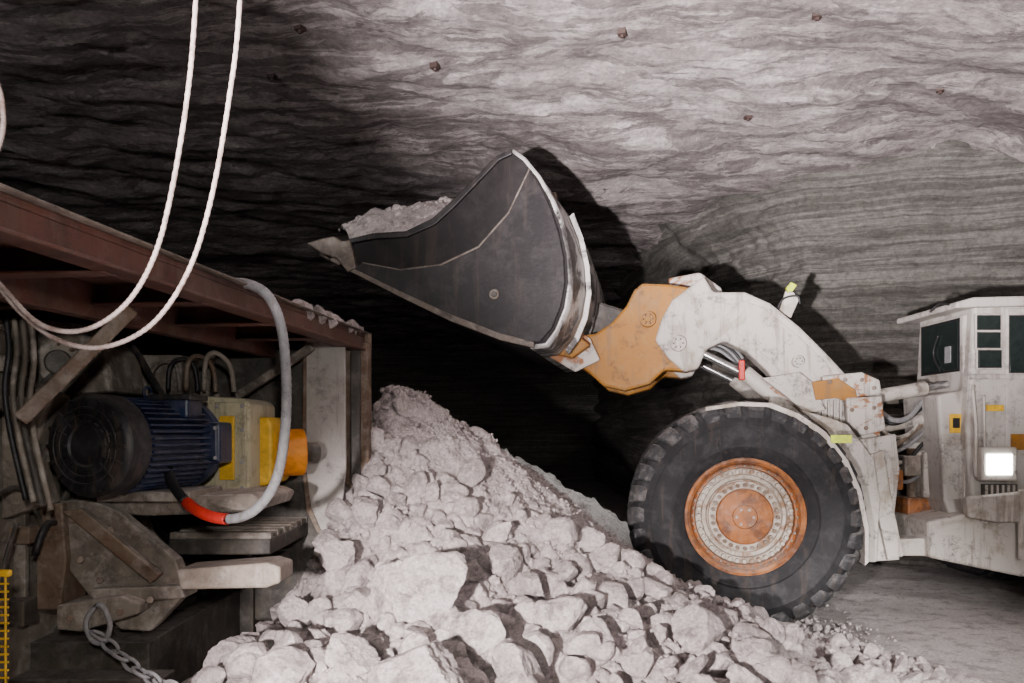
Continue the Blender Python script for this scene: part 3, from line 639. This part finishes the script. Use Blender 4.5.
tube('motor_supply_hose',hp3[:i0+1],.026,m_hose,FB,2,12,rib=.04); tube('hose_red_coupling',hp3[i0:i1+1],.031,m_red,FB,2,12); tube('motor_supply_hose_tail',hp3[i1:],.028,m_black,FB,2,12)
cyl('hose_entry_collar',P(226,283,4.2)-Vector((.06,0,0)),P(230,283,4.2),.036,m_machine,FB)
SG=empty('yellow_mesh_guard',(-2.2,3.5,.9))
def gp(a,z): return Vector((-2.59+a,3.45,z))
for k in range(13): cyl('mesh_bar_%d'%k,gp(.0+.033*k,.05),gp(.0+.033*k,1.32),.005,m_yel,SG,6)
for k in range(38): cyl('mesh_cross_%d'%k,gp(0,.06+.034*k),gp(.41,.06+.034*k),.005,m_yel,SG,6)
beam('mesh_frame_post',gp(.0,0),gp(.0,1.34),.03,.03,m_yel,SG); beam('mesh_frame_top',gp(-.01,1.33),gp(.42,1.33),.03,.03,m_yel,SG)
D=2.42
HC=empty('hanging_cable',P(150,200,D))
tube('cable',[P(212,-760,D+.2),P(206,-200,D+.1),P(196,0,D),P(187,100,D),P(170,200,D),P(152,262,D),P(124,306,D),P(84,330,D),P(42,325,D),P(5,290,D),P(-40,235,D)],.0078,m_rope,HC,18,8,rib=.09)
HC2=empty('hanging_cable.001',P(200,200,D))
tube('cable_loop',[P(246,-760,D+.3),P(246,-200,D+.2),P(240,0,D+.05),P(229,100,D+.05),P(211,200,D+.05),P(188,272,D+.05),P(152,324,D+.05),P(104,347,D+.05),P(58,340,D+.05),P(20,312,D+.03),P(-10,275,D),P(-50,230,D)],.0078,m_rope,HC2,18,8,rib=.09)
HC3=empty('hanging_cable.002',P(0,100,D))
tube('cable_end',[P(-20,-760,D),P(-22,-100,D),P(-6,60,D),P(2,100,D),P(2,135,D),P(-14,170,D),P(-50,200,D)],.0078,m_rope,HC3,18,8,rib=.09)
# ------------------------------------------------ lights
def spot(name,loc,tgt,e,ang,blend,size,col=(1,1,1)):
    l=bpy.data.lights.new(name,'SPOT'); l.energy=e; l.spot_size=math.radians(ang); l.spot_blend=blend; l.shadow_soft_size=size; l.color=col
    o=bpy.data.objects.new(name,l); o.location=loc; o.rotation_euler=(Vector(tgt)-Vector(loc)).to_track_quat('-Z','Y').to_euler(); bpy.context.scene.collection.objects.link(o); return o
spot('work_light_pile',(-1.3,-.6,1.75),(.2,5.2,.2),5600,46,.8,.07,(1,.905,.90))
spot('work_light_ceiling',(-1.5,-1.5,1.2),(2.0,5.0,5.5),26000,60,1.0,.09,(1,.915,.93))
spot('added_fill_machine',(.4,-1.0,2.6),(-1.7,5,1.8),420,60,.8,.12,(1,.95,.90))  # added weak fill for the feeder, no real fixture
spot('work_light_loader',(2.6,-1.5,2.9),(3.7,8,1.1),900,52,.9,.15,(1,.965,.925))
spot('added_fill_floor',(2.0,-1.0,2.3),(3.3,6.5,0),5200,25,1.0,.1,(1,.95,.945))  # added narrow spot that brightens the floor at right
spot('added_fill_upper_left',(-3.6,.5,3.9),(-3.1,6.0,5.5),560,76,.9,.12,(1,.96,.95))  # added fill lifting the ceiling at upper left
spot('added_fill_bucket_load',(-4.2,3.2,5.0),(-1.5,9.6,4.45),900,18,.8,.1,(1,.95,.94))  # added tight beam on the bucket salt, unseen source
spot('added_fill_behind_pile',(1.9,9.4,2.72),(-.6,9.6,.2),110,95,.7,.04,(.92,1,.98))  # added fill hidden behind the boom, lights the ground beyond the ridge
w=bpy.data.worlds.new('mine_dark'); bpy.context.scene.world=w; w.use_nodes=True
w.node_tree.nodes['Background'].inputs[0].default_value=(.5,.52,.56,1); w.node_tree.nodes['Background'].inputs[1].default_value=.02
cam=bpy.data.cameras.new('camera'); cam.lens=28; cam.sensor_width=36; cam.shift_y=88.5/1024; cam.clip_end=200
co=bpy.data.objects.new('camera',cam); co.location=CAM; co.rotation_euler=(math.pi/2,0,0); bpy.context.scene.collection.objects.link(co); bpy.context.scene.camera=co
